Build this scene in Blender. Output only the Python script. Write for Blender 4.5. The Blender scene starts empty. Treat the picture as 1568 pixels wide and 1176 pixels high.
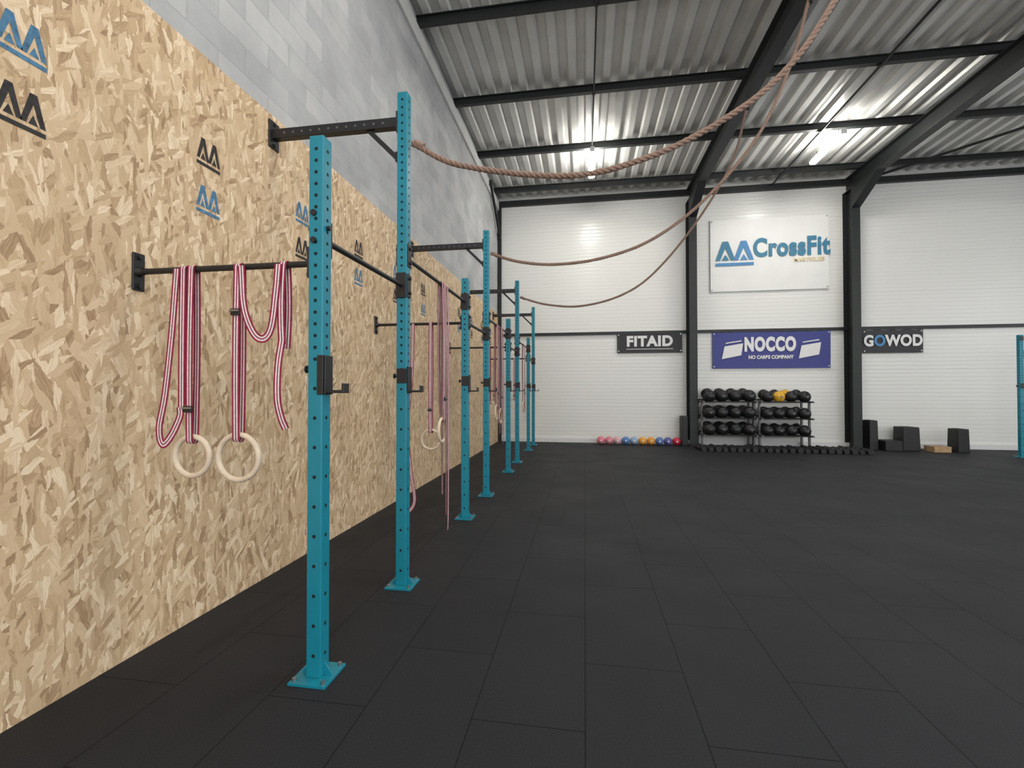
import bpy, bmesh, math, random
from mathutils import Vector, Matrix
random.seed(7)
S = bpy.context.scene
COL = S.collection
pi = math.pi

# ------------------------------------------------------------------ materials
def newmat(name):
    m = bpy.data.materials.new(name); m.use_nodes = True
    nt = m.node_tree
    return m, nt, nt.nodes['Principled BSDF']

def simple(name, col, rough=0.5, metal=0.0, noise=0.0, nscale=20, bump=0.0, spec=0.5):
    m, nt, b = newmat(name)
    b.inputs['Roughness'].default_value = rough
    b.inputs['Metallic'].default_value = metal
    b.inputs['Specular IOR Level'].default_value = spec
    b.inputs['Base Color'].default_value = (*col, 1)
    tc = nt.nodes.new('ShaderNodeTexCoord')
    n = nt.nodes.new('ShaderNodeTexNoise'); n.inputs['Scale'].default_value = nscale; n.inputs['Detail'].default_value = 5
    nt.links.new(tc.outputs['Object'], n.inputs['Vector'])
    r = nt.nodes.new('ShaderNodeValToRGB')
    a = noise
    r.color_ramp.elements[0].position = 0.3; r.color_ramp.elements[1].position = 0.7
    r.color_ramp.elements[0].color = (*[c*(1-a) for c in col], 1)
    r.color_ramp.elements[1].color = (*[min(1, c*(1+a)) for c in col], 1)
    nt.links.new(n.outputs['Fac'], r.inputs['Fac'])
    nt.links.new(r.outputs['Color'], b.inputs['Base Color'])
    if bump:
        bp = nt.nodes.new('ShaderNodeBump'); bp.inputs['Strength'].default_value = bump; bp.inputs['Distance'].default_value = 0.005
        nt.links.new(n.outputs['Fac'], bp.inputs['Height']); nt.links.new(bp.outputs['Normal'], b.inputs['Normal'])
    return m

def emis(name, col, st):
    m, nt, b = newmat(name)
    b.inputs['Base Color'].default_value = (*col, 1)
    b.inputs['Emission Color'].default_value = (*col, 1)
    b.inputs['Emission Strength'].default_value = st
    return m

M_teal = simple('teal_powdercoat', (0.006, 0.205, 0.285), 0.38, 0, 0.06, 6)
M_black = simple('black_powdercoat', (0.010, 0.010, 0.011), 0.45, 0, 0.15, 30)
M_steel = simple('dark_painted_steel', (0.010, 0.013, 0.013), 0.5, 0, 0.2, 5)
M_hole = simple('hole_dark', (0.003, 0.01, 0.013), 0.9)
M_bolt = simple('galvanised_bolt', (0.35, 0.36, 0.37), 0.35, 0.9, 0.1)
M_strapR = simple('strap_burgundy', (0.25, 0.010, 0.045), 0.8, 0, 0.2, 60)
M_strapW = simple('strap_white', (0.70, 0.65, 0.66), 0.8, 0, 0.1, 60)
M_ring = simple('birch_ring', (0.68, 0.56, 0.43), 0.45, 0, 0.08, 30)
M_rope = simple('manila_rope', (0.25, 0.165, 0.125), 0.9, 0, 0.3, 120, 0.4)
M_ballk = simple('ball_black_leather', (0.010, 0.010, 0.011), 0.42, 0, 0.2, 30, 0.2)
M_grey = simple('grey_frame', (0.12, 0.12, 0.125), 0.45)
M_wood = simple('plywood', (0.42, 0.27, 0.14), 0.6, 0, 0.2, 12)
M_foam = simple('black_vinyl', (0.008, 0.008, 0.009), 0.5, 0, 0.2, 12)
M_logoK = simple('stencil_black', (0.025, 0.023, 0.022), 0.8, 0, 0.5, 40)
M_logoB = simple('stencil_blue', (0.06, 0.17, 0.29), 0.8, 0, 0.4, 40)
M_cem = simple('pale_concrete_beam', (0.52, 0.52, 0.51), 0.85, 0, 0.1, 3, 0.1)
M_bw = simple('banner_white', (0.78, 0.78, 0.76), 0.5, 0, 0.03, 2)
M_bblue = simple('banner_blue', (0.042, 0.052, 0.24), 0.55, 0, 0.06, 3)
M_bblack = simple('banner_black', (0.014, 0.014, 0.017), 0.5, 0, 0.1, 3)
M_pW = simple('print_white', (0.8, 0.8, 0.8), 0.6)
M_pB = simple('print_teal_blue', (0.045, 0.19, 0.31), 0.6)
M_pT = simple('print_blue', (0.07, 0.24, 0.48), 0.6)
M_pY = simple('print_sand', (0.75, 0.62, 0.35), 0.6)
M_led = emis('led_diffuser', (1, 0.97, 0.9), 125)
M_alu = simple('white_aluminium', (0.7, 0.7, 0.7), 0.4)

def N(nt, t, **kw):
    n = nt.nodes.new(t)
    for k, v in kw.items(): setattr(n, k, v)
    return n

def osb_mat():
    m, nt, b = newmat('osb_board'); L = nt.links.new
    tc = N(nt, 'ShaderNodeTexCoord'); sp = N(nt, 'ShaderNodeSeparateXYZ'); L(tc.outputs['Object'], sp.inputs[0])
    cb = N(nt, 'ShaderNodeCombineXYZ'); L(sp.outputs['Y'], cb.inputs['X']); L(sp.outputs['Z'], cb.inputs['Y'])
    dn = N(nt, 'ShaderNodeTexNoise', noise_dimensions='2D'); dn.inputs['Scale'].default_value = 30; dn.inputs['Detail'].default_value = 3
    L(cb.outputs[0], dn.inputs['Vector'])
    dsub = N(nt, 'ShaderNodeVectorMath', operation='SUBTRACT'); L(dn.outputs['Color'], dsub.inputs[0]); dsub.inputs[1].default_value = (.5, .5, .5)
    dsc = N(nt, 'ShaderNodeVectorMath', operation='SCALE'); L(dsub.outputs[0], dsc.inputs[0]); dsc.inputs['Scale'].default_value = 0.013
    dad = N(nt, 'ShaderNodeVectorMath', operation='ADD'); L(cb.outputs[0], dad.inputs[0]); L(dsc.outputs[0], dad.inputs[1])
    prev = None
    layers = [(80, .17, .05, 0), (15, .12, .042, .55), (128, .155, .046, .52), (158, .13, .042, .62), (52, .155, .046, .54), (100, .17, .046, .54), (72, .13, .035, .62), (112, .14, .038, .62), (38, .10, .026, .74), (90, .10, .021, .76)]
    for i, (ang, ln, wd, thr) in enumerate(layers):
        vr = N(nt, 'ShaderNodeVectorRotate', rotation_type='Z_AXIS'); L(dad.outputs[0], vr.inputs['Vector']); vr.inputs['Angle'].default_value = -math.radians(ang)
        mu = N(nt, 'ShaderNodeVectorMath', operation='MULTIPLY_ADD'); L(vr.outputs[0], mu.inputs[0]); mu.inputs[1].default_value = (1/ln, 1/wd, 1); mu.inputs[2].default_value = (i*13.7, i*7.3, 0)
        vo = N(nt, 'ShaderNodeTexVoronoi', voronoi_dimensions='2D', distance='MANHATTAN' if i % 2 else 'EUCLIDEAN'); vo.inputs['Scale'].default_value = 1; L(mu.outputs[0], vo.inputs['Vector'])
        gm = N(nt, 'ShaderNodeVectorMath', operation='MULTIPLY'); L(vr.outputs[0], gm.inputs[0]); gm.inputs[1].default_value = (9, 170, 1)
        gn = N(nt, 'ShaderNodeTexNoise', noise_dimensions='2D'); gn.inputs['Scale'].default_value = 1; L(gm.outputs[0], gn.inputs['Vector'])
        sc = N(nt, 'ShaderNodeSeparateColor'); L(vo.outputs['Color'], sc.inputs[0])
        v0 = N(nt, 'ShaderNodeMath', operation='MULTIPLY_ADD'); L(gn.outputs['Fac'], v0.inputs[0]); v0.inputs[1].default_value = 0.6; L(sc.outputs['Red'], v0.inputs[2])
        if prev is None: prev = v0.outputs[0]
        else:
            gt = N(nt, 'ShaderNodeMath', operation='GREATER_THAN'); L(sc.outputs['Green'], gt.inputs[0]); gt.inputs[1].default_value = thr
            mx = N(nt, 'ShaderNodeMix', data_type='FLOAT'); L(gt.outputs[0], mx.inputs[0]); L(prev, mx.inputs[2]); L(v0.outputs[0], mx.inputs[3])
            prev = mx.outputs[0]
    rp = N(nt, 'ShaderNodeValToRGB'); e = rp.color_ramp.elements
    e[0].position = 0.20; e[0].color = (.34, .22, .125, 1)
    e[1].position = 1.0; e[1].color = (.82, .675, .485, 1)
    x = e.new(0.36); x.color = (.50, .352, .208, 1)
    x = e.new(0.60); x.color = (.595, .432, .268, 1)
    x = e.new(0.82); x.color = (.665, .50, .325, 1)
    sc2 = N(nt, 'ShaderNodeMath', operation='MULTIPLY'); L(prev, sc2.inputs[0]); sc2.inputs[1].default_value = 0.76
    L(sc2.outputs[0], rp.inputs[0]); L(rp.outputs[0], b.inputs['Base Color'])
    b.inputs['Roughness'].default_value = 0.6; b.inputs['Specular IOR Level'].default_value = 0.25
    bp = N(nt, 'ShaderNodeBump'); bp.inputs['Strength'].default_value = 0.2; bp.inputs['Distance'].default_value = 0.002
    L(prev, bp.inputs['Height']); L(bp.outputs[0], b.inputs['Normal'])
    return m

def concrete_mat():
    m, nt, b = newmat('concrete_block'); L = nt.links.new
    tc = N(nt, 'ShaderNodeTexCoord'); sp = N(nt, 'ShaderNodeSeparateXYZ'); L(tc.outputs['Object'], sp.inputs[0])
    cb = N(nt, 'ShaderNodeCombineXYZ'); L(sp.outputs['Y'], cb.inputs['X']); L(sp.outputs['Z'], cb.inputs['Y'])
    br = N(nt, 'ShaderNodeTexBrick'); L(cb.outputs[0], br.inputs['Vector'])
    br.inputs['Scale'].default_value = 1; br.inputs['Brick Width'].default_value = 0.5; br.inputs['Row Height'].default_value = 0.2
    br.inputs['Mortar Size'].default_value = 0.006; br.inputs['Mortar Smooth'].default_value = 0.5
    br.inputs['Color1'].default_value = (.365, .37, .38, 1); br.inputs['Color2'].default_value = (.455, .46, .465, 1); br.inputs['Mortar'].default_value = (.355, .36, .365, 1)
    n = N(nt, 'ShaderNodeTexNoise'); n.inputs['Scale'].default_value = 1.3; n.inputs['Detail'].default_value = 8; n.inputs['Roughness'].default_value = .65; L(tc.outputs['Object'], n.inputs['Vector'])
    rp = N(nt, 'ShaderNodeValToRGB'); rp.color_ramp.elements[0].position = .3; rp.color_ramp.elements[1].position = .7
    rp.color_ramp.elements[0].color = (.80, .80, .81, 1); rp.color_ramp.elements[1].color = (1.15, 1.15, 1.13, 1); L(n.outputs['Fac'], rp.inputs[0])
    mx = N(nt, 'ShaderNodeMix', data_type='RGBA', blend_type='MULTIPLY'); mx.inputs[0].default_value = 1
    L(br.outputs['Color'], mx.inputs[6]); L(rp.outputs[0], mx.inputs[7]); L(mx.outputs[2], b.inputs['Base Color'])
    b.inputs['Roughness'].default_value = 0.9
    n2 = N(nt, 'ShaderNodeTexNoise'); n2.inputs['Scale'].default_value = 40; L(tc.outputs['Object'], n2.inputs['Vector'])
    bp = N(nt, 'ShaderNodeBump'); bp.inputs['Strength'].default_value = .3; bp.inputs['Distance'].default_value = .004; L(n2.outputs['Fac'], bp.inputs['Height'])
    bp2 = N(nt, 'ShaderNodeBump'); bp2.invert = True; bp2.inputs['Strength'].default_value = .4; bp2.inputs['Distance'].default_value = .004
    L(br.outputs['Fac'], bp2.inputs['Height']); L(bp.outputs[0], bp2.inputs['Normal']); L(bp2.outputs[0], b.inputs['Normal'])
    return m

def floor_mat():
    m, nt, b = newmat('rubber_tile'); L = nt.links.new
    tc = N(nt, 'ShaderNodeTexCoord'); sp = N(nt, 'ShaderNodeSeparateXYZ'); L(tc.outputs['Object'], sp.inputs[0])
    cb = N(nt, 'ShaderNodeCombineXYZ'); L(sp.outputs['Y'], cb.inputs['X']); L(sp.outputs['X'], cb.inputs['Y'])
    br = N(nt, 'ShaderNodeTexBrick'); L(cb.outputs[0], br.inputs['Vector'])
    br.inputs['Scale'].default_value = 1; br.inputs['Brick Width'].default_value = 1.0; br.inputs['Row Height'].default_value = 0.5
    br.inputs['Mortar Size'].default_value = 0.003; br.inputs['Mortar Smooth'].default_value = 0.5
    br.inputs['Color1'].default_value = (.0128, .0137, .0165, 1); br.inputs['Color2'].default_value = (.0140, .0150, .0178, 1); br.inputs['Mortar'].default_value = (.0060, .0062, .0070, 1)
    n = N(nt, 'ShaderNodeTexNoise'); n.inputs['Scale'].default_value = 160; n.inputs['Detail'].default_value = 3; L(tc.outputs['Object'], n.inputs['Vector'])
    rp = N(nt, 'ShaderNodeValToRGB'); rp.color_ramp.elements[0].position = .35; rp.color_ramp.elements[1].position = .75
    rp.color_ramp.elements[0].color = (.7, .7, .7, 1); rp.color_ramp.elements[1].color = (1.6, 1.62, 1.7, 1); L(n.outputs['Fac'], rp.inputs[0])
    mx = N(nt, 'ShaderNodeMix', data_type='RGBA', blend_type='MULTIPLY'); mx.inputs[0].default_value = 1
    L(br.outputs['Color'], mx.inputs[6]); L(rp.outputs[0], mx.inputs[7])
    n3 = N(nt, 'ShaderNodeTexNoise'); n3.inputs['Scale'].default_value = 1.3; n3.inputs['Detail'].default_value = 6; L(tc.outputs['Object'], n3.inputs['Vector'])
    rp3 = N(nt, 'ShaderNodeMapRange'); rp3.inputs[1].default_value = .3; rp3.inputs[2].default_value = .7; rp3.inputs[3].default_value = .62; rp3.inputs[4].default_value = .72
    L(n3.outputs['Fac'], rp3.inputs[0]); L(rp3.outputs[0], b.inputs['Roughness'])
    L(mx.outputs[2], b.inputs['Base Color'])
    spm = N(nt, 'ShaderNodeMapRange'); spm.inputs[3].default_value = .28; spm.inputs[4].default_value = .10
    L(br.outputs['Fac'], spm.inputs[0]); L(spm.outputs[0], b.inputs['Specular IOR Level'])
    bp = N(nt, 'ShaderNodeBump'); bp.inputs['Strength'].default_value = .25; bp.inputs['Distance'].default_value = .002; L(n.outputs['Fac'], bp.inputs['Height'])
    L(bp.outputs[0], b.inputs['Normal'])
    return m

def panel_mat():
    m, nt, b = newmat('white_sandwich_panel'); L = nt.links.new
    tc = N(nt, 'ShaderNodeTexCoord'); sp = N(nt, 'ShaderNodeSeparateXYZ'); L(tc.outputs['Object'], sp.inputs[0])
    mz = N(nt, 'ShaderNodeMath', operation='MULTIPLY'); L(sp.outputs['Z'], mz.inputs[0]); mz.inputs[1].default_value = 1/0.1
    pp = N(nt, 'ShaderNodeMath', operation='PINGPONG'); L(mz.outputs[0], pp.inputs[0]); pp.inputs[1].default_value = .5
    mr = N(nt, 'ShaderNodeMapRange'); L(pp.outputs[0], mr.inputs[0]); mr.inputs[1].default_value = 0.0; mr.inputs[2].default_value = .12
    p2 = N(nt, 'ShaderNodeMath', operation='PINGPONG'); L(sp.outputs['Z'], p2.inputs[0]); p2.inputs[1].default_value = .5
    m2 = N(nt, 'ShaderNodeMapRange'); L(p2.outputs[0], m2.inputs[0]); m2.inputs[1].default_value = 0.0; m2.inputs[2].default_value = .010
    m2.inputs[3].default_value = .86; m2.inputs[4].default_value = 1
    m3 = N(nt, 'ShaderNodeMapRange'); L(mr.outputs[0], m3.inputs[0]); m3.inputs[3].default_value = .86; m3.inputs[4].default_value = 1
    mm = N(nt, 'ShaderNodeMath', operation='MULTIPLY'); L(m2.outputs[0], mm.inputs[0]); L(m3.outputs[0], mm.inputs[1])
    mx = N(nt, 'ShaderNodeMix', data_type='RGBA'); L(mm.outputs[0], mx.inputs[0]); mx.inputs[6].default_value = (.25, .26, .26, 1); mx.inputs[7].default_value = (.77, .77, .74, 1)
    L(mx.outputs[2], b.inputs['Base Color'])
    b.inputs['Roughness'].default_value = .25
    bp = N(nt, 'ShaderNodeBump'); bp.inputs['Strength'].default_value = .5; bp.inputs['Distance'].default_value = .004; L(mr.outputs[0], bp.inputs['Height']); L(bp.outputs[0], b.inputs['Normal'])
    return m

M_osb = osb_mat(); M_conc = concrete_mat(); M_floor = floor_mat(); M_panel = panel_mat()
M_deck = simple('galvanised_deck', (0.60, 0.60, 0.58), 0.42, 0.15, 0.10, 1.5)

# ------------------------------------------------------------------ mesh builder
class MB:
    def __init__(s): s.v = []; s.f = []; s.m = []; s.mats = []; s.sm = []
    def mi(s, mat):
        if mat not in s.mats: s.mats.append(mat)
        return s.mats.index(mat)
    def add(s, vs, fs, mat, smooth=False):
        o = len(s.v); k = s.mi(mat); s.v += [tuple(v) for v in vs]
        for f in fs: s.f.append([i+o for i in f]); s.m.append(k); s.sm.append(smooth)
    def box(s, c, d, mat, rot=None, taper=1.0):
        vs = []
        for z in (-.5, .5):
            t = taper if z > 0 else 1
            for x, y in ((-.5, -.5), (.5, -.5), (.5, .5), (-.5, .5)):
                v = Vector((x*d[0]*t, y*d[1]*t, z*d[2]))
                if rot: v = rot @ v
                vs.append(v+Vector(c))
        s.add(vs, [(3, 2, 1, 0), (4, 5, 6, 7), (0, 1, 5, 4), (1, 2, 6, 5), (2, 3, 7, 6), (3, 0, 4, 7)], mat)
    def span(s, a, b, mat):
        s.box([(a[i]+b[i])/2 for i in range(3)], [abs(a[i]-b[i]) for i in range(3)], mat)
    def bbox(s, c, d, mat, bev=0.01, taper=1.0):
        bm = bmesh.new(); bmesh.ops.create_cube(bm, size=1)
        for v in bm.verts:
            t = taper if v.co.z > 0 else 1
            v.co = Vector((v.co.x*d[0]*t, v.co.y*d[1]*t, v.co.z*d[2]))
        bmesh.ops.bevel(bm, geom=bm.edges[:], offset=bev, segments=3, affect='EDGES', profile=.5)
        bm.verts.index_update()
        s.add([v.co+Vector(c) for v in bm.verts], [[v.index for v in f.verts] for f in bm.faces], mat); bm.free()
    def cyl(s, a, b, r, mat, n=16, r2=None):
        a = Vector(a); b = Vector(b); r2 = r if r2 is None else r2
        d = (b-a).normalized(); u = d.orthogonal().normalized(); w = d.cross(u)
        va = [a+(u*math.cos(2*pi*i/n)+w*math.sin(2*pi*i/n))*r for i in range(n)]
        vb = [b+(u*math.cos(2*pi*i/n)+w*math.sin(2*pi*i/n))*r2 for i in range(n)]
        s.add(va+vb, [(i, (i+1) % n, n+(i+1) % n, n+i) for i in range(n)], mat, True)
        s.add(va, [list(range(n))[::-1]], mat); s.add(vb, [list(range(n))], mat)
    def tube(s, pts, r, mat, n=8, closed=False):
        pts = [Vector(p) for p in pts]; N_ = len(pts); vs = []; fs = []
        pu = None
        for i, p in enumerate(pts):
            t = (pts[(i+1) % N_]-pts[i-1]) if closed else (pts[min(i+1, N_-1)]-pts[max(i-1, 0)])
            t.normalize()
            u = t.orthogonal().normalized() if pu is None else (pu-t*pu.dot(t)).normalized()
            pu = u; w = t.cross(u)
            vs += [p+(u*math.cos(2*pi*k/n)+w*math.sin(2*pi*k/n))*r for k in range(n)]
        for i in range(N_ if closed else N_-1):
            j = (i+1) % N_
            for k in range(n): fs.append((i*n+k, i*n+(k+1) % n, j*n+(k+1) % n, j*n+k))
        if not closed: fs += [list(range(n))[::-1], [(N_-1)*n+k for k in range(n)]]
        s.add(vs, fs, mat, True)
    def torus(s, c, R, r, mat, ax='Y', n=40):
        pts = []
        for i in range(n):
            a = 2*pi*i/n; ca, sa = R*math.cos(a), R*math.sin(a)
            pts.append((c[0]+ca, c[1], c[2]+sa) if ax == 'Y' else (c[0], c[1]+ca, c[2]+sa) if ax == 'X' else (c[0]+ca, c[1]+sa, c[2]))
        s.tube(pts, r, mat, 12, True)
    def sphere(s, c, r, mat, n=20):
        bm = bmesh.new(); bmesh.ops.create_uvsphere(bm, u_segments=n, v_segments=n//2+2, radius=r); bm.verts.index_update()
        s.add([v.co+Vector(c) for v in bm.verts], [[v.index for v in f.verts] for f in bm.faces], mat, True); bm.free()
    def ball(s, c, r, mat):
        s.sphere(c, r, mat, 24)
        for ax in 'YXZ': s.torus(c, r*1.0, r*.02, M_hole, ax, 32)
    def ribbon(s, pts, wdir, w=0.042, th=0.0022):
        """striped webbing; wdir None => width in the local XZ plane, perpendicular to tangent"""
        pts = [Vector(p) for p in pts]; n = len(pts)
        cols = [0, .22, .42, .58, .78, 1.0]; mats = [M_strapR, M_strapW, M_strapR, M_strapW, M_strapR]
        fr = []
        for i, p in enumerate(pts):
            t = (pts[min(i+1, n-1)]-pts[max(i-1, 0)]).normalized()
            wd = Vector(wdir) if wdir else t.cross(Vector((0, 1, 0))).normalized()
            nn = t.cross(wd).normalized(); fr.append((p, wd, nn))
        for side in (-1, 1):
            for c in range(5):
                vs = []
                for p, wd, nn in fr:
                    vs += [p+wd*(cols[c]-.5)*w+nn*th*.5*side, p+wd*(cols[c+1]-.5)*w+nn*th*.5*side]
                fs = [(2*i, 2*i+1, 2*i+3, 2*i+2) for i in range(n-1)]
                if side > 0: fs = [f[::-1] for f in fs]
                s.add(vs, fs, mats[c], True)
        for e in (-.5, .5):
            vs = []
            for p, wd, nn in fr: vs += [p+wd*e*w-nn*th*.5, p+wd*e*w+nn*th*.5]
            s.add(vs, [(2*i, 2*i+1, 2*i+3, 2*i+2) for i in range(n-1)], M_strapR)
    def obj(s, name, parent=None, loc=(0, 0, 0), rotz=0):
        me = bpy.data.meshes.new(name); me.from_pydata(s.v, [], s.f)
        for m in s.mats: me.materials.append(m)
        me.polygons.foreach_set('material_index', s.m); me.polygons.foreach_set('use_smooth', s.sm); me.update()
        o = bpy.data.objects.new(name, me); COL.objects.link(o); o.location = loc; o.rotation_euler = (0, 0, rotz)
        if parent: o.parent = parent
        return o

def empty(name, loc=(0, 0, 0)):
    o = bpy.data.objects.new(name, None); o.empty_display_size = .2; o.location = loc; COL.objects.link(o); return o

def smooth_path(pts, k=10):
    P = [Vector(p) for p in pts]; P = [P[0]*2-P[1]]+P+[P[-1]*2-P[-2]]; out = []
    for i in range(1, len(P)-2):
        for j in range(k):
            t = j/k; a, b, c, d = P[i-1:i+3]
            out.append(.5*((2*b)+(c-a)*t+(2*a-5*b+4*c-d)*t*t+(3*b-a-3*c+d)*t**3))
    out.append(P[-2]); return out

# ------------------------------------------------------------------ room shell
WX = -2.46; BY = 13.05; RX = 14.0; FY = -4.5; CZ = 7.06
b = MB(); b.span((WX-.3, FY, -.1), (RX, BY+.2, 0), M_floor); b.obj('floor')
b = MB(); b.span((WX-.25, FY, 0), (WX-.018, BY, CZ+.1), M_conc); b.obj('wall_left')
b = MB(); b.span((WX-.018, FY, 0.0), (WX, BY-.13, 3.66), M_osb); b.obj('osb_wall_panel')
b = MB(); b.span((WX-.018, FY, 6.66), (WX+.03, BY-.13, 6.90), M_cem); b.obj('trim_1')
b = MB(); b.span((WX-.25, BY, 0), (RX+.2, BY+.15, CZ+.1), M_panel); b.obj('wall_back')
b = MB()
b.span((RX, FY, 0), (RX+.15, BY, 1.0), M_panel); b.span((RX, FY, 5.2), (RX+.15, BY, CZ+.1), M_panel)
for y0 in (-4.5, -.2, 4.2, 8.6): b.span((RX, y0, 1), (RX+.15, y0+.5, 5.2), M_panel)
b.span((RX, 12.2, 1), (RX+.15, BY, 5.2), M_panel)
b.obj('wall_right')
b = MB(); prof = []; x = WX-.2; p = 0.30
while x < RX+.1:
    prof += [(x, CZ), (x+.11, CZ), (x+.15, CZ+.075), (x+.26, CZ+.075)]; x += p
vs = []
for x, z in prof: vs += [(x, FY, z), (x, BY+.1, z)]
b.add(vs, [(2*i, 2*i+1, 2*i+3, 2*i+2) for i in range(len(prof)-1)], M_deck)
vs = [(v[0], v[1], v[2]+.02) for v in vs]
b.add(vs, [(2*i+2, 2*i+3, 2*i+1, 2*i) for i in range(len(prof)-1)], M_deck)
b.obj('ceiling')

def ibeam(b, a, c, w, h, axis):
    t = .014
    if axis == 'Z':
        b.span((a[0]-w/2, a[1]-h/2, a[2]), (a[0]+w/2, a[1]-h/2+t, c[2]), M_steel)
        b.span((a[0]-w/2, a[1]+h/2-t, a[2]), (a[0]+w/2, a[1]+h/2, c[2]), M_steel)
        b.span((a[0]-t/2, a[1]-h/2+t, a[2]), (a[0]+t/2, a[1]+h/2-t, c[2]), M_steel)
    elif axis == 'Y':
        for s_ in (-1, 1): b.span((a[0]-w/2, a[1], a[2]+s_*(h/2-t)), (a[0]+w/2, c[1], a[2]+s_*h/2), M_steel)
        b.span((a[0]-t/2, a[1], a[2]-h/2+t), (a[0]+t/2, c[1], a[2]+h/2-t), M_steel)
    else:
        for s_ in (-1, 1): b.span((a[0], a[1]-w/2, a[2]+s_*(h/2-t)), (c[0], a[1]+w/2, a[2]+s_*h/2), M_steel)
        b.span((a[0], a[1]-t/2, a[2]-h/2+t), (c[0], a[1]+t/2, a[2]+h/2-t), M_steel)
for X in (2.84, 6.74, 11.6):
    b = MB()
    ibeam(b, (X, 12.83, 0), (X, 12.83, 6.55), .2, .4, 'Z')
    b.span((X-.14, 12.58, 0), (X+.14, 13.04, .02), M_steel)
    ibeam(b, (X, FY, 6.73), (X, 13.04, 6.73), .2, .36, 'Y')
    vs = [(X-.1, 12.63, 6.55), (X-.1, 12.63, 6.05), (X-.1, 11.6, 6.55), (X+.1, 12.63, 6.55), (X+.1, 12.63, 6.05), (X+.1, 11.6, 6.55)]
    b.add(vs, [(0, 1, 2), (5, 4, 3), (1, 4, 5, 2), (0, 3, 4, 1)], M_steel)
    b.obj('steel_portal_frame')
for Y in (.55, 2.52, 4.5, 6.47, 8.43, 10.4, 12.35):
    b = MB()
    ibeam(b, (WX-.01, Y, 6.985), (RX, Y, 6.985), .09, .14, 'X')
    b.obj('roof_purlin')
b = MB()
b.span((WX, 12.93, 6.78), (RX, 13.04, 6.93), M_steel); b.obj('trim_2')
b = MB(); b.span((WX+.1, 12.99, 3.02), (RX, 13.045, 3.10), M_steel); b.obj('trim_3')
b = MB(); b.span((WX+.0, 12.93, 0), (WX+.09, 13.04, 6.78), M_steel)
b.obj('trim_4')
b = MB(); b.span((WX+.1, 13.0, 0), (RX, 13.045, .12), M_alu); b.obj('baseboard_back')
b = MB()
b.cyl((WX+.06, 12.9, 5.9), (WX+.06, 11.6, 6.85), .035, M_steel, 8)
b.box((WX+.04, 11.6, 6.85), (.1, .14, .14), M_steel); b.box((WX+.04, 12.9, 5.9), (.1, .06, .16), M_steel)
b.obj('wall_brace')
b = MB(); b.cyl((.18, FY, 6.893), (.18, 10.35, 6.893), .014, M_steel, 8)
for Y in (.55, 2.52, 4.5, 6.47, 8.43): b.box((.18, Y, 6.9), (.05, .04, .05), M_steel)
b.obj('cable_conduit')
b = MB(); b.cyl((4.9, FY, 6.89), (4.9, 12.9, 6.89), .022, M_steel, 8)
for Y in (.55, 2.52, 4.5, 6.47, 8.43, 10.4, 12.35): b.box((4.9, Y, 6.9), (.07, .05, .05), M_steel)
b.obj('roof_tie_rod')
b = MB(); b.cyl((6.84, 12.2, 6.6), (9.3, 10.4, 6.86), .03, M_steel, 8); b.cyl((9.3, 10.4, 6.86), (11.5, 12.2, 6.6), .03, M_steel, 8)
b.box((9.3, 10.4, 6.88), (.16, .16, .06), M_steel)
b.obj('roof_cross_brace')
for X, Y0 in ((.18, 10.02), (5.2, 10.12), (.18, 2.6), (5.2, 2.6), (.18, -2.6), (5.2, -2.6), (9.9, 2.6), (9.9, -2.6)):  # only the far pair is in view; the rest added to light the ceiling
    e = empty('led_ceiling_light', (X, Y0, 6.68))
    b = MB(); b.bbox((0, .65, .07), (.09, 1.3, .05), M_alu, .01)
    for y in (.2, 1.1): b.cyl((0, y, .09), (0, y, .195), .006, M_steel, 6)
    b.box((0, 0.005, .03), (.11, .02, .09), M_alu); b.box((0, 1.295, .03), (.11, .02, .09), M_alu)
    b.obj('housing', e)
    b = MB(); b.bbox((0, .65, .02), (.15, 1.26, .06), M_led, .02); b.obj('diffuser', e)

# ------------------------------------------------------------------ rig
rig = empty('pull_up_rig')
PX = -1.355; W = .08
def upright(px, py, h, parent, name):
    b = MB()
    b.bbox((px, py, h/2+.005), (W, W, h-.01), M_teal, .006)
    b.box((px, py, .006), (.2, .2, .012), M_teal)
    for sx in (-1, 1):
        for sy in (-1, 1):
            b.cyl((px+sx*.078, py+sy*.078, .01), (px+sx*.078, py+sy*.078, .028), .011, M_bolt, 6)
    for sx in (-1, 1):
        x = px+sx*W/2
        b.add([(x, py-.004, .012), (x+sx*.045, py-.004, .012), (x, py-.004, .07), (x, py+.004, .012), (x+sx*.045, py+.004, .012), (x, py+.004, .07)],
              [(0, 1, 2), (5, 4, 3), (1, 4, 5, 2), (0, 2, 5, 3), (0, 3, 4, 1)], M_teal)
    z = .12
    while z < h-.03:
        for dx, dy in ((0, -1), (1, 0), (0, 1), (-1, 0)):
            c = Vector((px+dx*(W/2-.002), py+dy*(W/2-.002), z)); b.cyl(c, c+Vector((dx, dy, 0))*.0026, .0095, M_hole, 12)
        z += .06 if z > 1.5 else .15
    b.box((px, py, h-.001), (W-.01, W-.01, .004), M_black)
    b.obj(name, parent)

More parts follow.
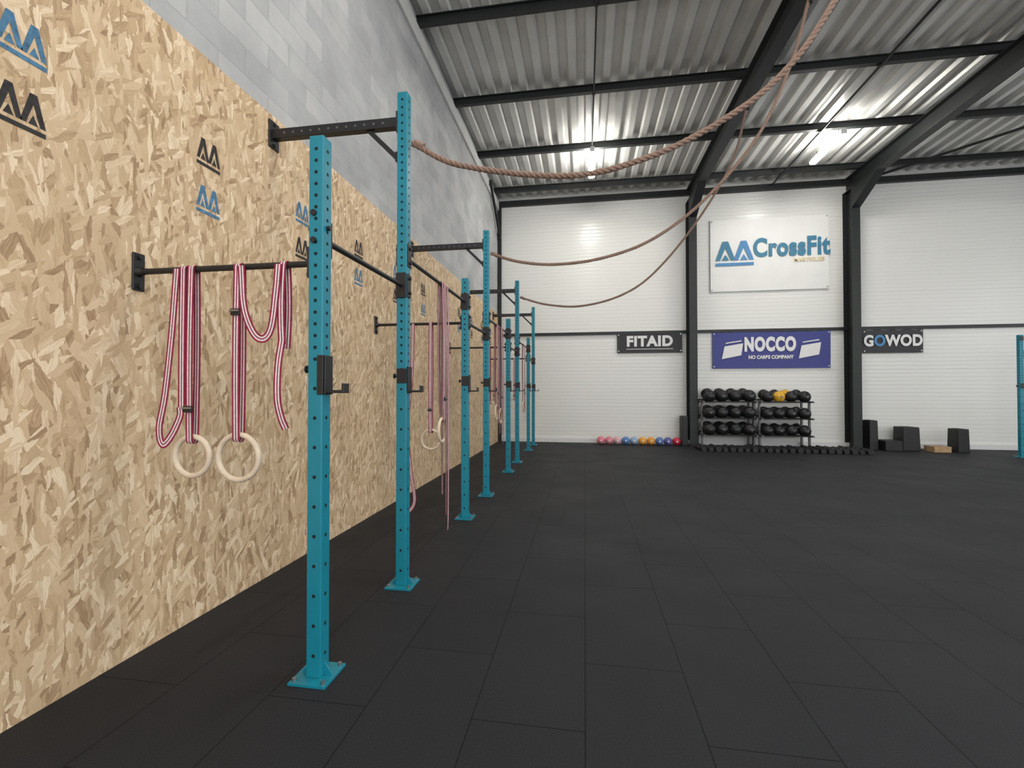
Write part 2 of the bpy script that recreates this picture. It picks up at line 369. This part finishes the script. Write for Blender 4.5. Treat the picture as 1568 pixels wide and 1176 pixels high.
def jcup(px, py, z, parent, wrap=True):
    b = MB(); x = px+W/2
    b.bbox((x+.008, py, z), (.014, .074, .2), M_black, .004)
    if wrap: b.bbox((px+.005, py-W/2-.005, z+.03), (.075, .008, .11), M_black, .003)
    else: b.bbox((x-.008, py-W/2-.005, z+.0), (.034, .008, .2), M_black, .003)
    b.bbox((x+.055, py, z-.085), (.10, .055, .016), M_black, .004)
    b.bbox((x+.105, py, z-.068), (.014, .055, .05), M_black, .004)
    b.cyl((px-W/2-.03, py, z+.03), (px-W/2+.001, py, z+.03), .011, M_black, 10)
    b.cyl((px-W/2-.034, py, z+.03), (px-W/2-.026, py, z+.03), .02, M_black, 12)
    b.obj('j_cup', parent)

posts = [(2.18, 2.77), (3.29, 3.72), (5.12, 2.75), (6.26, 3.70), (8.12, 2.75), (9.22, 3.70), (11.1, 2.75), (12.2, 3.70)]
for i, (y, h) in enumerate(posts):
    upright(PX, y, h, rig, 'upright_%d' % (i+1))
    jcup(PX, y, 1.54, rig, i > 0)
    b = MB()
    if h < 3:
        zb = 2.12 if i == 0 else 2.24
        b.cyl((WX+.01, y, zb), (PX-W/2, y, zb), .0165, M_black, 16)
        b.bbox((WX+.007, y, zb), (.012, .07, .21), M_black, .005)
        for s_ in (-1, 1): b.cyl((WX+.01, y, zb+s_*.08), (WX+.026, y, zb+s_*.08), .014, M_black, 6)
        b.cyl((WX+.012, y, zb), (WX+.045, y, zb), .03, M_black, 16, .018)
        b.bbox((PX-W/2-.006, y, zb), (.012, .075, .16), M_black, .004)
        for s_ in (-1, 1): b.cyl((PX-W/2-.03, y, zb+s_*.055), (PX-W/2-.01, y, zb+s_*.055), .013, M_black, 6)
        b.obj('wall_bar', rig)
    else:
        zb = 3.50
        b.bbox(((WX+PX-W/2)/2, y, zb), (PX-W/2-WX, .06, .075), M_black, .004)
        b.bbox((WX+.007, y, zb), (.012, .12, .22), M_black, .005)
        b.bbox((PX-W/2-.006, y, zb), (.012, .08, .16), M_black, .004)
        for s_ in (-1, 1): b.cyl((WX+.01, y, zb+s_*.085), (WX+.026, y, zb+s_*.085), .014, M_black, 6)
        x = WX+.12
        while x < PX-.1:
            b.cyl((x, y-.0295, zb), (x, y-.0312, zb), .009, M_grey, 10); x += .075
        r = Matrix.Rotation(math.radians(45), 3, 'Y')
        b.box((PX-W/2-.135, y, zb-.145), (.33, .02, .035), M_black, r)
        b.box((PX-W/2-.012, y, zb-.26), (.02, .05, .07), M_black)
        b.obj('wall_beam', rig)
for i in range(len(posts)-1):
    y0, y1 = posts[i][0]+W/2, posts[i+1][0]-W/2
    z = 2.25 if i % 2 == 0 else 2.48
    b = MB(); b.cyl((PX, y0, z), (PX, y1, z), .0165, M_black, 16)
    for y, s_ in ((y0, 1), (y1, -1)):
        b.bbox((PX, y+s_*.006, z), (.078, .012, .19), M_black, .004)
        if i == 0 and s_ == 1:
            b.cyl((PX+W/2-.001, y-.04, z+.05), (PX+W/2+.02, y-.04, z+.05), .013, M_black, 8)
            b.cyl((PX-W/2+.001, y-.04, z+.05), (PX-W/2-.02, y-.04, z+.05), .013, M_black, 8)
            b.cyl((PX-.01, y-W-.001, z+.12), (PX-.01, y-W-.012, z+.12), .016, M_black, 8)
            b.cyl((PX-.01, y-W-.001, z-.02), (PX-.01, y-W-.012, z-.02), .016, M_black, 8)
            continue
        b.bbox((PX+W/2+.004, y-s_*.035, z), (.008, .07, .17), M_black, .003)
        b.bbox((PX-W/2-.004, y-s_*.035, z+.0), (.008, .07, .17), M_black, .003)
        if s_ == -1: b.bbox((PX, y+W+.004, z), (.078, .008, .17), M_black, .003)
        for q in (-1, 1):
            b.cyl((PX+W/2+.006, y-s_*.035, z+q*.055), (PX+W/2+.022, y-s_*.035, z+q*.055), .012, M_black, 6)
            b.cyl((PX-W/2-.006, y-s_*.035, z+q*.055), (PX-W/2-.022, y-s_*.035, z+q*.055), .012, M_black, 6)
    b.obj('pull_up_bar', rig)

rig2 = empty('pull_up_rig')
RXp = 9.44
upright(RXp, 11.64, 2.68, rig2, 'upright_1'); upright(RXp+1.8, 11.64, 2.68, rig2, 'upright_2')
jcup(RXp, 11.64, 1.53, rig2)
b = MB(); b.cyl((RXp+W/2, 11.64, 2.25), (RXp+1.8-W/2, 11.64, 2.25), .0165, M_black)
for x, s_ in ((RXp+W/2, 1), (RXp+1.8-W/2, -1)): b.bbox((x+s_*.006, 11.64, 2.25), (.012, .078, .17), M_black, .004)
b.bbox((RXp, 11.64-W/2-.005, 2.6), (.07, .01, .1), M_black, .003)
b.obj('pull_up_bar', rig2)

# ------------------------------------------------------------------ rings & straps
def over_bar(b, x, zf, zb, tw=0.0, dx=0.0):
    r = .0195; pts = []
    n = 14
    for i in range(n+1):
        t = i/n; pts.append((x+dx*(1-t)+tw*math.sin(t*pi), -r-.006*math.sin(t*pi), zf*(1-t)))
    for i in range(1, 8):
        a = pi*i/8; pts.append((x, -r*math.cos(a), r*math.sin(a)))
    for i in range(n+1):
        t = i/n; pts.append((x+dx*t-tw*math.sin(t*pi), r+.006*math.sin(t*pi), zb*t))
    b.ribbon(pts, (1, 0, 0))
def inplane(b, pts, k=8): b.ribbon(smooth_path(pts, k), None)
def buckle(b, x, y, z):
    b.bbox((x, y, z), (.05, .014, .035), M_black, .003); b.cyl((x-.026, y-.01, z+.006), (x+.026, y-.01, z+.006), .006, M_bolt, 8)

def ring_hang(b, x, zr, R=.113, zbuck=None, y=0):
    over_bar(b, x, zr+R-.02, zr+R-.02)
    b.ribbon([(x, -.0195*math.cos(a), zr+R-.015-.0195*math.sin(a)*1.2) for a in [pi*i/8 for i in range(9)]], (1, 0, 0))
    b.torus((x, 0, zr), R, .0145, M_ring)
    if zbuck is not None: buckle(b, x, -.032, zbuck)

b = MB(); o = 1.9
ring_hang(b, -2.075+o, 1.105-2.12, .106, 1.36-2.12)
over_bar(b, -2.125+o, -.76, -.74, .004, -.0)
inplane(b, [(-2.155+o, -.028, .0), (-2.178+o, -.032, -.35), (-2.212+o, -.035, -.68), (-2.245+o, -.036, -.86), (-2.225+o, -.034, -.95), (-2.17+o, -.034, -.90), (-2.12+o, -.034, -.80), (-2.12+o, -.034, -.75)])
b.obj('gymnastic_rings', None, (-o-.025, 2.18, 2.12))
b = MB()
ring_hang(b, -1.795+o, 1.105-2.12, .120, 1.875-2.12)
inplane(b, [(-1.765+o, -.028, .0), (-1.745+o, -.03, -.22), (-1.69+o, -.03, -.355), (-1.63+o, -.03, -.39), (-1.585+o, -.03, -.33), (-1.56+o, -.03, -.15), (-1.55+o, -.026, .0)])
over_bar(b, -1.53+o, -.42, -.44, -.004)
inplane(b, [(-1.53+o, -.022, -.40), (-1.545+o, -.03, -.54), (-1.54+o, -.04, -.70), (-1.525+o, -.03, -.80), (-1.505+o, -.02, -.86)])
b.obj('gymnastic_rings', None, (-o-.025, 2.18, 2.12))

def set_long(name, loc, rotz, zr, bottom, seed):
    b = MB()
    ring_hang(b, 0, zr, .113, zr+.3)
    over_bar(b, -.06, zr+.2, zr+.25, .008, .03)
    over_bar(b, .05, bottom+.15, bottom+.35, -.01, .02)
    inplane(b, [(.07, -.03, 0), (.075, -.04, -.5), (.06, -.045, -1.0), (.07, -.04, bottom+.35), (.05, -.045, bottom+.12), (.09, -.03, bottom+.0)])
    b.obj(name, None, loc, rotz)
set_long('gymnastic_rings', (PX, 4.25, 2.48), pi/2, 1.08-2.48, -2.38, 1)
b = MB(); ring_hang(b, .18, -1.35, .113, -1.0)
inplane(b, [(-.03, -.03, 0), (-.04, -.04, -.6), (-.09, -.04, -1.2), (-.05, -.04, -1.7), (-.0, -.04, -2.05), (-.08, -.04, -2.19), (-.16, -.04, -2.15)])
b.obj('gymnastic_rings', None, (-1.95, 5.12, 2.24))
set_long('gymnastic_rings', (PX, 7.35, 2.48), pi/2, 1.05-2.48, -1.9, 3)
set_long('gymnastic_rings', (PX, 7.0, 2.48), pi/2, 1.12-2.48, -1.7, 3)
b = MB(); ring_hang(b, -.3, -1.1, .113, -.9); ring_hang(b, .2, -1.1, .113, -.9); b.obj('gymnastic_rings', None, (-1.9, 8.12, 2.24))
set_long('gymnastic_rings', (PX, 10.2, 2.48), pi/2, 1.1-2.48, -1.7, 3)
b = MB(); ring_hang(b, -.3, -1.1, .113, -.9); ring_hang(b, .2, -1.1, .113, -.9); b.obj('gymnastic_rings', None, (-1.9, 11.1, 2.24))

# ------------------------------------------------------------------ climbing ropes
def rope(pts, r=.0125):
    path = smooth_path(pts, 40); b = MB()
    res = [path[0]]; step = .02; acc = 0
    for i in range(1, len(path)):
        seg = path[i]-path[i-1]; l = seg.length; d = step-acc
        while d <= l:
            res.append(path[i-1]+seg*(d/l)); d += step
        acc = l-(d-step)
    n = len(res)
    for s_ in range(3):
        out = []
        for i, p in enumerate(res):
            t = (res[min(i+1, n-1)]-res[max(i-1, 0)]).normalized(); u = Vector((0, 1, 0)); u = (u-t*u.dot(t)).normalized(); w = t.cross(u)
            a = i*.02/.13*2*pi+s_*2*pi/3
            out.append(p+(u*math.cos(a)+w*math.sin(a))*r*.85)
        b.tube(out, r, M_rope, 6)
    q = Vector(pts[-1]); b.torus(q+Vector((0, 0, .03)), .022, .006, M_bolt, 'Y', 20); b.cyl(q-Vector((0, 0, .10)), q, .03, M_black, 10)
    p = Vector(pts[0]); b.torus(p+Vector((.018, 0, 0)), .022, .006, M_bolt, 'Y', 20); b.cyl(p-Vector((-.03, 0, 0)), p+Vector((.09, 0, -.035)), .027, M_rope, 12)
    b.obj('climbing_rope')
rope([(-1.29, 3.29, 3.34), (-.9, 3.29, 3.14), (-.115, 3.3, 3.01), (.45, 3.3, 3.10), (.944, 3.3, 3.317), (1.314, 3.3, 3.589), (1.63, 3.3, 4.02), (2.2, 3.3, 5.1), (2.84, 3.3, 6.48)], .0125)
rope([(-1.29, 6.26, 3.38), (-.9, 6.26, 3.25), (-.39, 6.26, 3.19), (.25, 6.26, 3.25), (.896, 6.26, 3.47), (1.55, 6.26, 3.95), (2.2, 6.26, 4.72), (2.6, 6.26, 5.6), (2.84, 6.26, 6.48)], .0125)
rope([(-1.29, 9.22, 3.36), (-.75, 9.22, 3.2), (-.065, 9.22, 3.15), (.7, 9.15, 3.32), (1.32, 9.1, 3.72), (2.045, 8.95, 4.57), (2.62, 8.7, 5.55), (2.84, 8.5, 6.48)], .0125)

# ------------------------------------------------------------------ stencil emblems
def tri_logo(w, h):
    A = [(0, .22), (.36, 1), (.64, 1), (1, .22), (.78, .22), (.5, .74), (.22, .22)]
    out = []
    out.append([(x*.52, y) for x, y in A]); out.append([(.48+x*.52, y) for x, y in A])
    out.append([(0, 0), (1, 0), (1, .12), (0, .12)])
    out.append([(.16, .22), (.26, .46), (.36, .22)]); out.append([(.64, .22), (.74, .46), (.84, .22)])
    return [[((x-.5)*w, (y-.5)*h) for x, y in pl] for pl in out]
for i in range(13):
    y = 1.64+i*1.02-.0
    if y > 12.8: break
    for k, z in enumerate((3.02, 2.71)):
        mat = M_logoB if (i+k) % 2 == 0 else M_logoK
        b = MB()
        for pl in tri_logo(.19, .18):
            n = len(pl)
            b.add([(WX+.0015, y+u, z+v) for u, v in pl], [list(range(n))], mat)
            b.add([(WX+.0002, y+u, z+v) for u, v in pl], [list(range(n))[::-1]], mat)
        b.obj('stencil_emblem')

# ------------------------------------------------------------------ banners
def text(s_, x, z, size, mat, parent, y, off=.0, sx=1.0, alt=None):
    cu = bpy.data.curves.new('lettering', 'FONT'); cu.body = s_; cu.size = size; cu.align_x = 'CENTER'; cu.align_y = 'CENTER'
    cu.extrude = .002; cu.offset = off; cu.materials.append(mat)
    if alt:
        cu.materials.append(alt[1])
        for k in alt[0]: cu.body_format[k].material_index = 1
    o = bpy.data.objects.new('lettering', cu); COL.objects.link(o); o.location = (x, y, z); o.rotation_euler = (pi/2, 0, 0); o.scale = (sx, 1, 1); o.parent = parent
    return cu
def banner(x0, x1, z0, z1, mat, wav=.012):
    e = empty('sign_banner', ((x0+x1)/2, 13.0, (z0+z1)/2)); w = x1-x0; h = z1-z0
    b = MB(); n = 24; vs = []; k = 6
    for j in range(k+1):
        for i in range(n+1):
            u = i/n; v = j/k
            sag = -.02*math.sin(u*pi*4)**2 if j == k else 0
            vs.append(((u-.5)*w, wav*math.sin(u*9+v*2)*.4, (v-.5)*h+sag))
    fs = [(j*(n+1)+i, j*(n+1)+i+1, (j+1)*(n+1)+i+1, (j+1)*(n+1)+i) for j in range(k) for i in range(n)]
    b.add(vs, fs, mat, True); b.add([(x, y+.004, z) for x, y, z in vs], [f[::-1] for f in fs], mat, True)
    for sx in (-1, 1):
        for sz in (-1, 1): b.cyl((sx*(w/2-.04), -.012, sz*(h/2-.05)), (sx*(w/2-.04), .035, sz*(h/2-.05)), .018, M_bolt, 10)
    b.obj('cloth', e)
    return e
def polys(e, pls, mat, y):
    b = MB()
    for pl in pls: b.add([(u, y, v) for u, v in pl], [list(range(len(pl)))], mat)
    b.obj('print', e)
Yt = -.02
e = banner(3.37, 6.29, 4.12, 6.07, M_bw)
c = text('CrossFit', .545, .14, .66, M_pB, e, Yt, .026, .755); c.space_character = 1.08
text('MARTIGUES', .98, -.20, .14, M_pY, e, Yt, .003, 1.0)
L1 = tri_logo(.96, .66)
polys(e, [[(u-.85, v+.04) for u, v in L1[0]], [(u-.85, v+.04) for u, v in L1[3]]], M_pB, Yt)
polys(e, [[(u-.85, v+.04) for u, v in L1[1]], [(u-.85, v+.04) for u, v in L1[4]]], M_pT, Yt-.001)
polys(e, [[(u-.85, v+.04) for u, v in L1[2]]], M_pT, Yt)
e = banner(3.41, 6.31, 2.05, 3.03, M_bblue)
c = text('NOCCO', -.02, .13, .48, M_pW, e, Yt, .03, .64); c.space_character = 1.14
text('NO CARBS COMPANY', 0, -.20, .125, M_pW, e, Yt, .006, .88)
for sx in (-.95, .95):
    polys(e, [[(sx-.27, -.24), (sx+.22, -.14), (sx+.27, .18), (sx-.2, .10)]], M_pW, Yt)
    polys(e, [[(sx-.18, .17), (sx+.22, .23), (sx+.23, .26), (sx-.16, .20)]], M_pW, Yt-.002)
e = banner(.90, 2.63, 2.50, 3.05, M_bblack)
c = text('FITAID', 0, .03, .38, M_pW, e, Yt, .018, 1.0); c.space_character = 1.1
polys(e, [[(-.62, -.18), (.62, -.18), (.62, -.165), (-.62, -.165)]], M_pW, Yt)
e = banner(7.06, 8.44, 2.42, 3.02, M_bblack)
c = text('GOWOD', .0, .0, .38, M_pW, e, Yt, .016, .82, ([1], M_pT)); c.space_character = 1.06

# ------------------------------------------------------------------ balls on the floor
cols = [(.75, .22, .28), (.72, .25, .30), (.70, .42, .46), (.10, .22, .48), (.30, .42, .62), (.80, .36, .05), (.80, .34, .04), (.10, .20, .45), (.12, .12, .35), (.55, .02, .06)]
for i, c in enumerate(cols):
    m = simple('ball_vinyl_%d' % i, c, .35, 0, .05)
    b = MB(); r = .107; b.sphere((0, 0, 0), r, m, 28); b.torus((0, 0, 0), r, r*.015, M_grey, 'Y', 32); b.torus((0, 0, 0), r, r*.015, M_grey, 'X', 32)
    b.cyl((0, -r+.002, 0), (0, -r-.001, 0), .022, M_pW, 12)
    b.obj('medicine_ball', None, (.44+i*.2195, 12.72, r+.001))
M_by = simple('ball_yellow', (.75, .42, .03), .4)
def ball_rack(x0, x1, yel):
    e = empty('medicine_ball_rack', ((x0+x1)/2, 12.45, 0)); w = x1-x0; b = MB()
    for sx in (-1, 1):
        b.bbox((sx*w/2, .06, .6), (.05, .05, 1.2), M_grey, .005); b.bbox((sx*w/2, .48, .62), (.05, .05, 1.24), M_grey, .005)
        b.bbox((sx*w/2, .1, .025), (.05, .8, .05), M_black, .005)
    for z in (.32, .75, 1.17):
        for y in (-.1, .1): b.cyl((-w/2, y-.0, z), (w/2, y-.0, z), .018, M_black, 10)
        for y in (.22, .42): b.cyl((-w/2, y, z+.05), (w/2, y, z+.05), .018, M_black, 10)
        for sx in (-1, 1): b.box((sx*w/2, .16, z), (.04, .66, .04), M_grey)
    b.obj('frame', e)
    b = MB(); r = .163; n = 4
    for j, z in enumerate((.32, .75, 1.17)):
        for i in range(n):
            sp_ = (w+.02-2*r)/(n-1)
            x = -w/2-.01+r+sp_*i
            zc = z+math.sqrt((r+.018)**2-.01)
            rr = min(r, sp_/2-.001)
            dy_ = .045 if i in (0, n-1) else 0
            b.ball((x, -dy_, zc-(r-rr)), rr, M_by if (yel and j == 2 and i == 1) else M_ballk)
            b.cyl((x+.01, -rr*.95-dy_, zc-(r-rr)), (x+.01, -rr-.002-dy_, zc-(r-rr)), .025 if (i+j) % 2 else .015, M_grey, 10)
            xb = -w/2+.03+r+(w-.06-2*r)*i/(n-1); rb = min(r, (w-.06-2*r)/(n-1)/2-.001)
            b.ball((xb, .32, zc+.05-(r-rb)+(.02 if j == 2 else 0)), rb, M_by if (yel and j == 2 and i == 2) else M_ballk)
    b.obj('balls', e)
ball_rack(3.01, 4.28, False); ball_rack(4.40, 5.57, True)
b = MB()
def dumb(b, x, y, s_, z0=0):
    for q in (-1, 1):
        b.cyl((x, y+q*.05*s_, z0+.062*s_), (x, y+q*.13*s_, z0+.062*s_), .07*s_, M_foam, 6)
    b.cyl((x, y-.06*s_, z0+.062*s_), (x, y+.06*s_, z0+.062*s_), .016, M_bolt, 10)
x = 2.8
while x < 6.45:
    s_ = random.uniform(.85, 1.12); dumb(b, x, 11.97, s_)
    dumb(b, x+.03, 11.66, s_*.95)
    x += .163
b.obj('dumbbell_row')

def plyo(x, y, w, d, h, mat=M_foam, tp=.86, name='plyo_box'):
    b = MB(); b.bbox((0, 0, h/2), (w, d, h), mat, .012, tp)
    for sx in (-1, 1): b.bbox((sx*w*.475, 0, h*.5), (.02, .14, .03), M_foam, .004)
    b.bbox((0, 0, h+.003), (w*tp*.6, d*tp*.6, .008), mat, .003)
    b.obj(name, None, (x, y, 0))
plyo(2.615, 12.8, .15, .34, .78, tp=.97)
plyo(7.04, 12.72, .20, .4, .72, tp=.9)
plyo(7.38, 12.58, .38, .45, .24, tp=.98)
plyo(7.82, 12.65, .38, .4, .57, tp=.92)
plyo(8.80, 12.45, .24, .36, .55, tp=.92)
b = MB()
for z in (.02, .13): b.box((0, 0, z), (.36, .35, .02), M_wood)
for x in (-.17, 0, .17): b.box((x, 0, .075), (.02, .33, .09), M_wood)
b.box((0, -.165, .075), (.34, .015, .09), M_wood)
b.obj('wooden_step', None, (8.34, 12.42, -.009))

# ------------------------------------------------------------------ light, world, camera
w = bpy.data.worlds.new('World'); S.world = w; w.use_nodes = True
bg = w.node_tree.nodes['Background']; bg.inputs[0].default_value = (.97, .98, 1, 1); bg.inputs[1].default_value = 2.3
S.view_settings.view_transform = 'Standard'
cam = bpy.data.cameras.new('camera'); co = bpy.data.objects.new('camera', cam); COL.objects.link(co)
cam.sensor_width = 36; cam.lens = 36*700/1568; cam.clip_start = .05
co.location = (0, 0, 1.46); co.rotation_euler = (math.radians(90.82), 0, math.radians(9.01))
S.camera = co
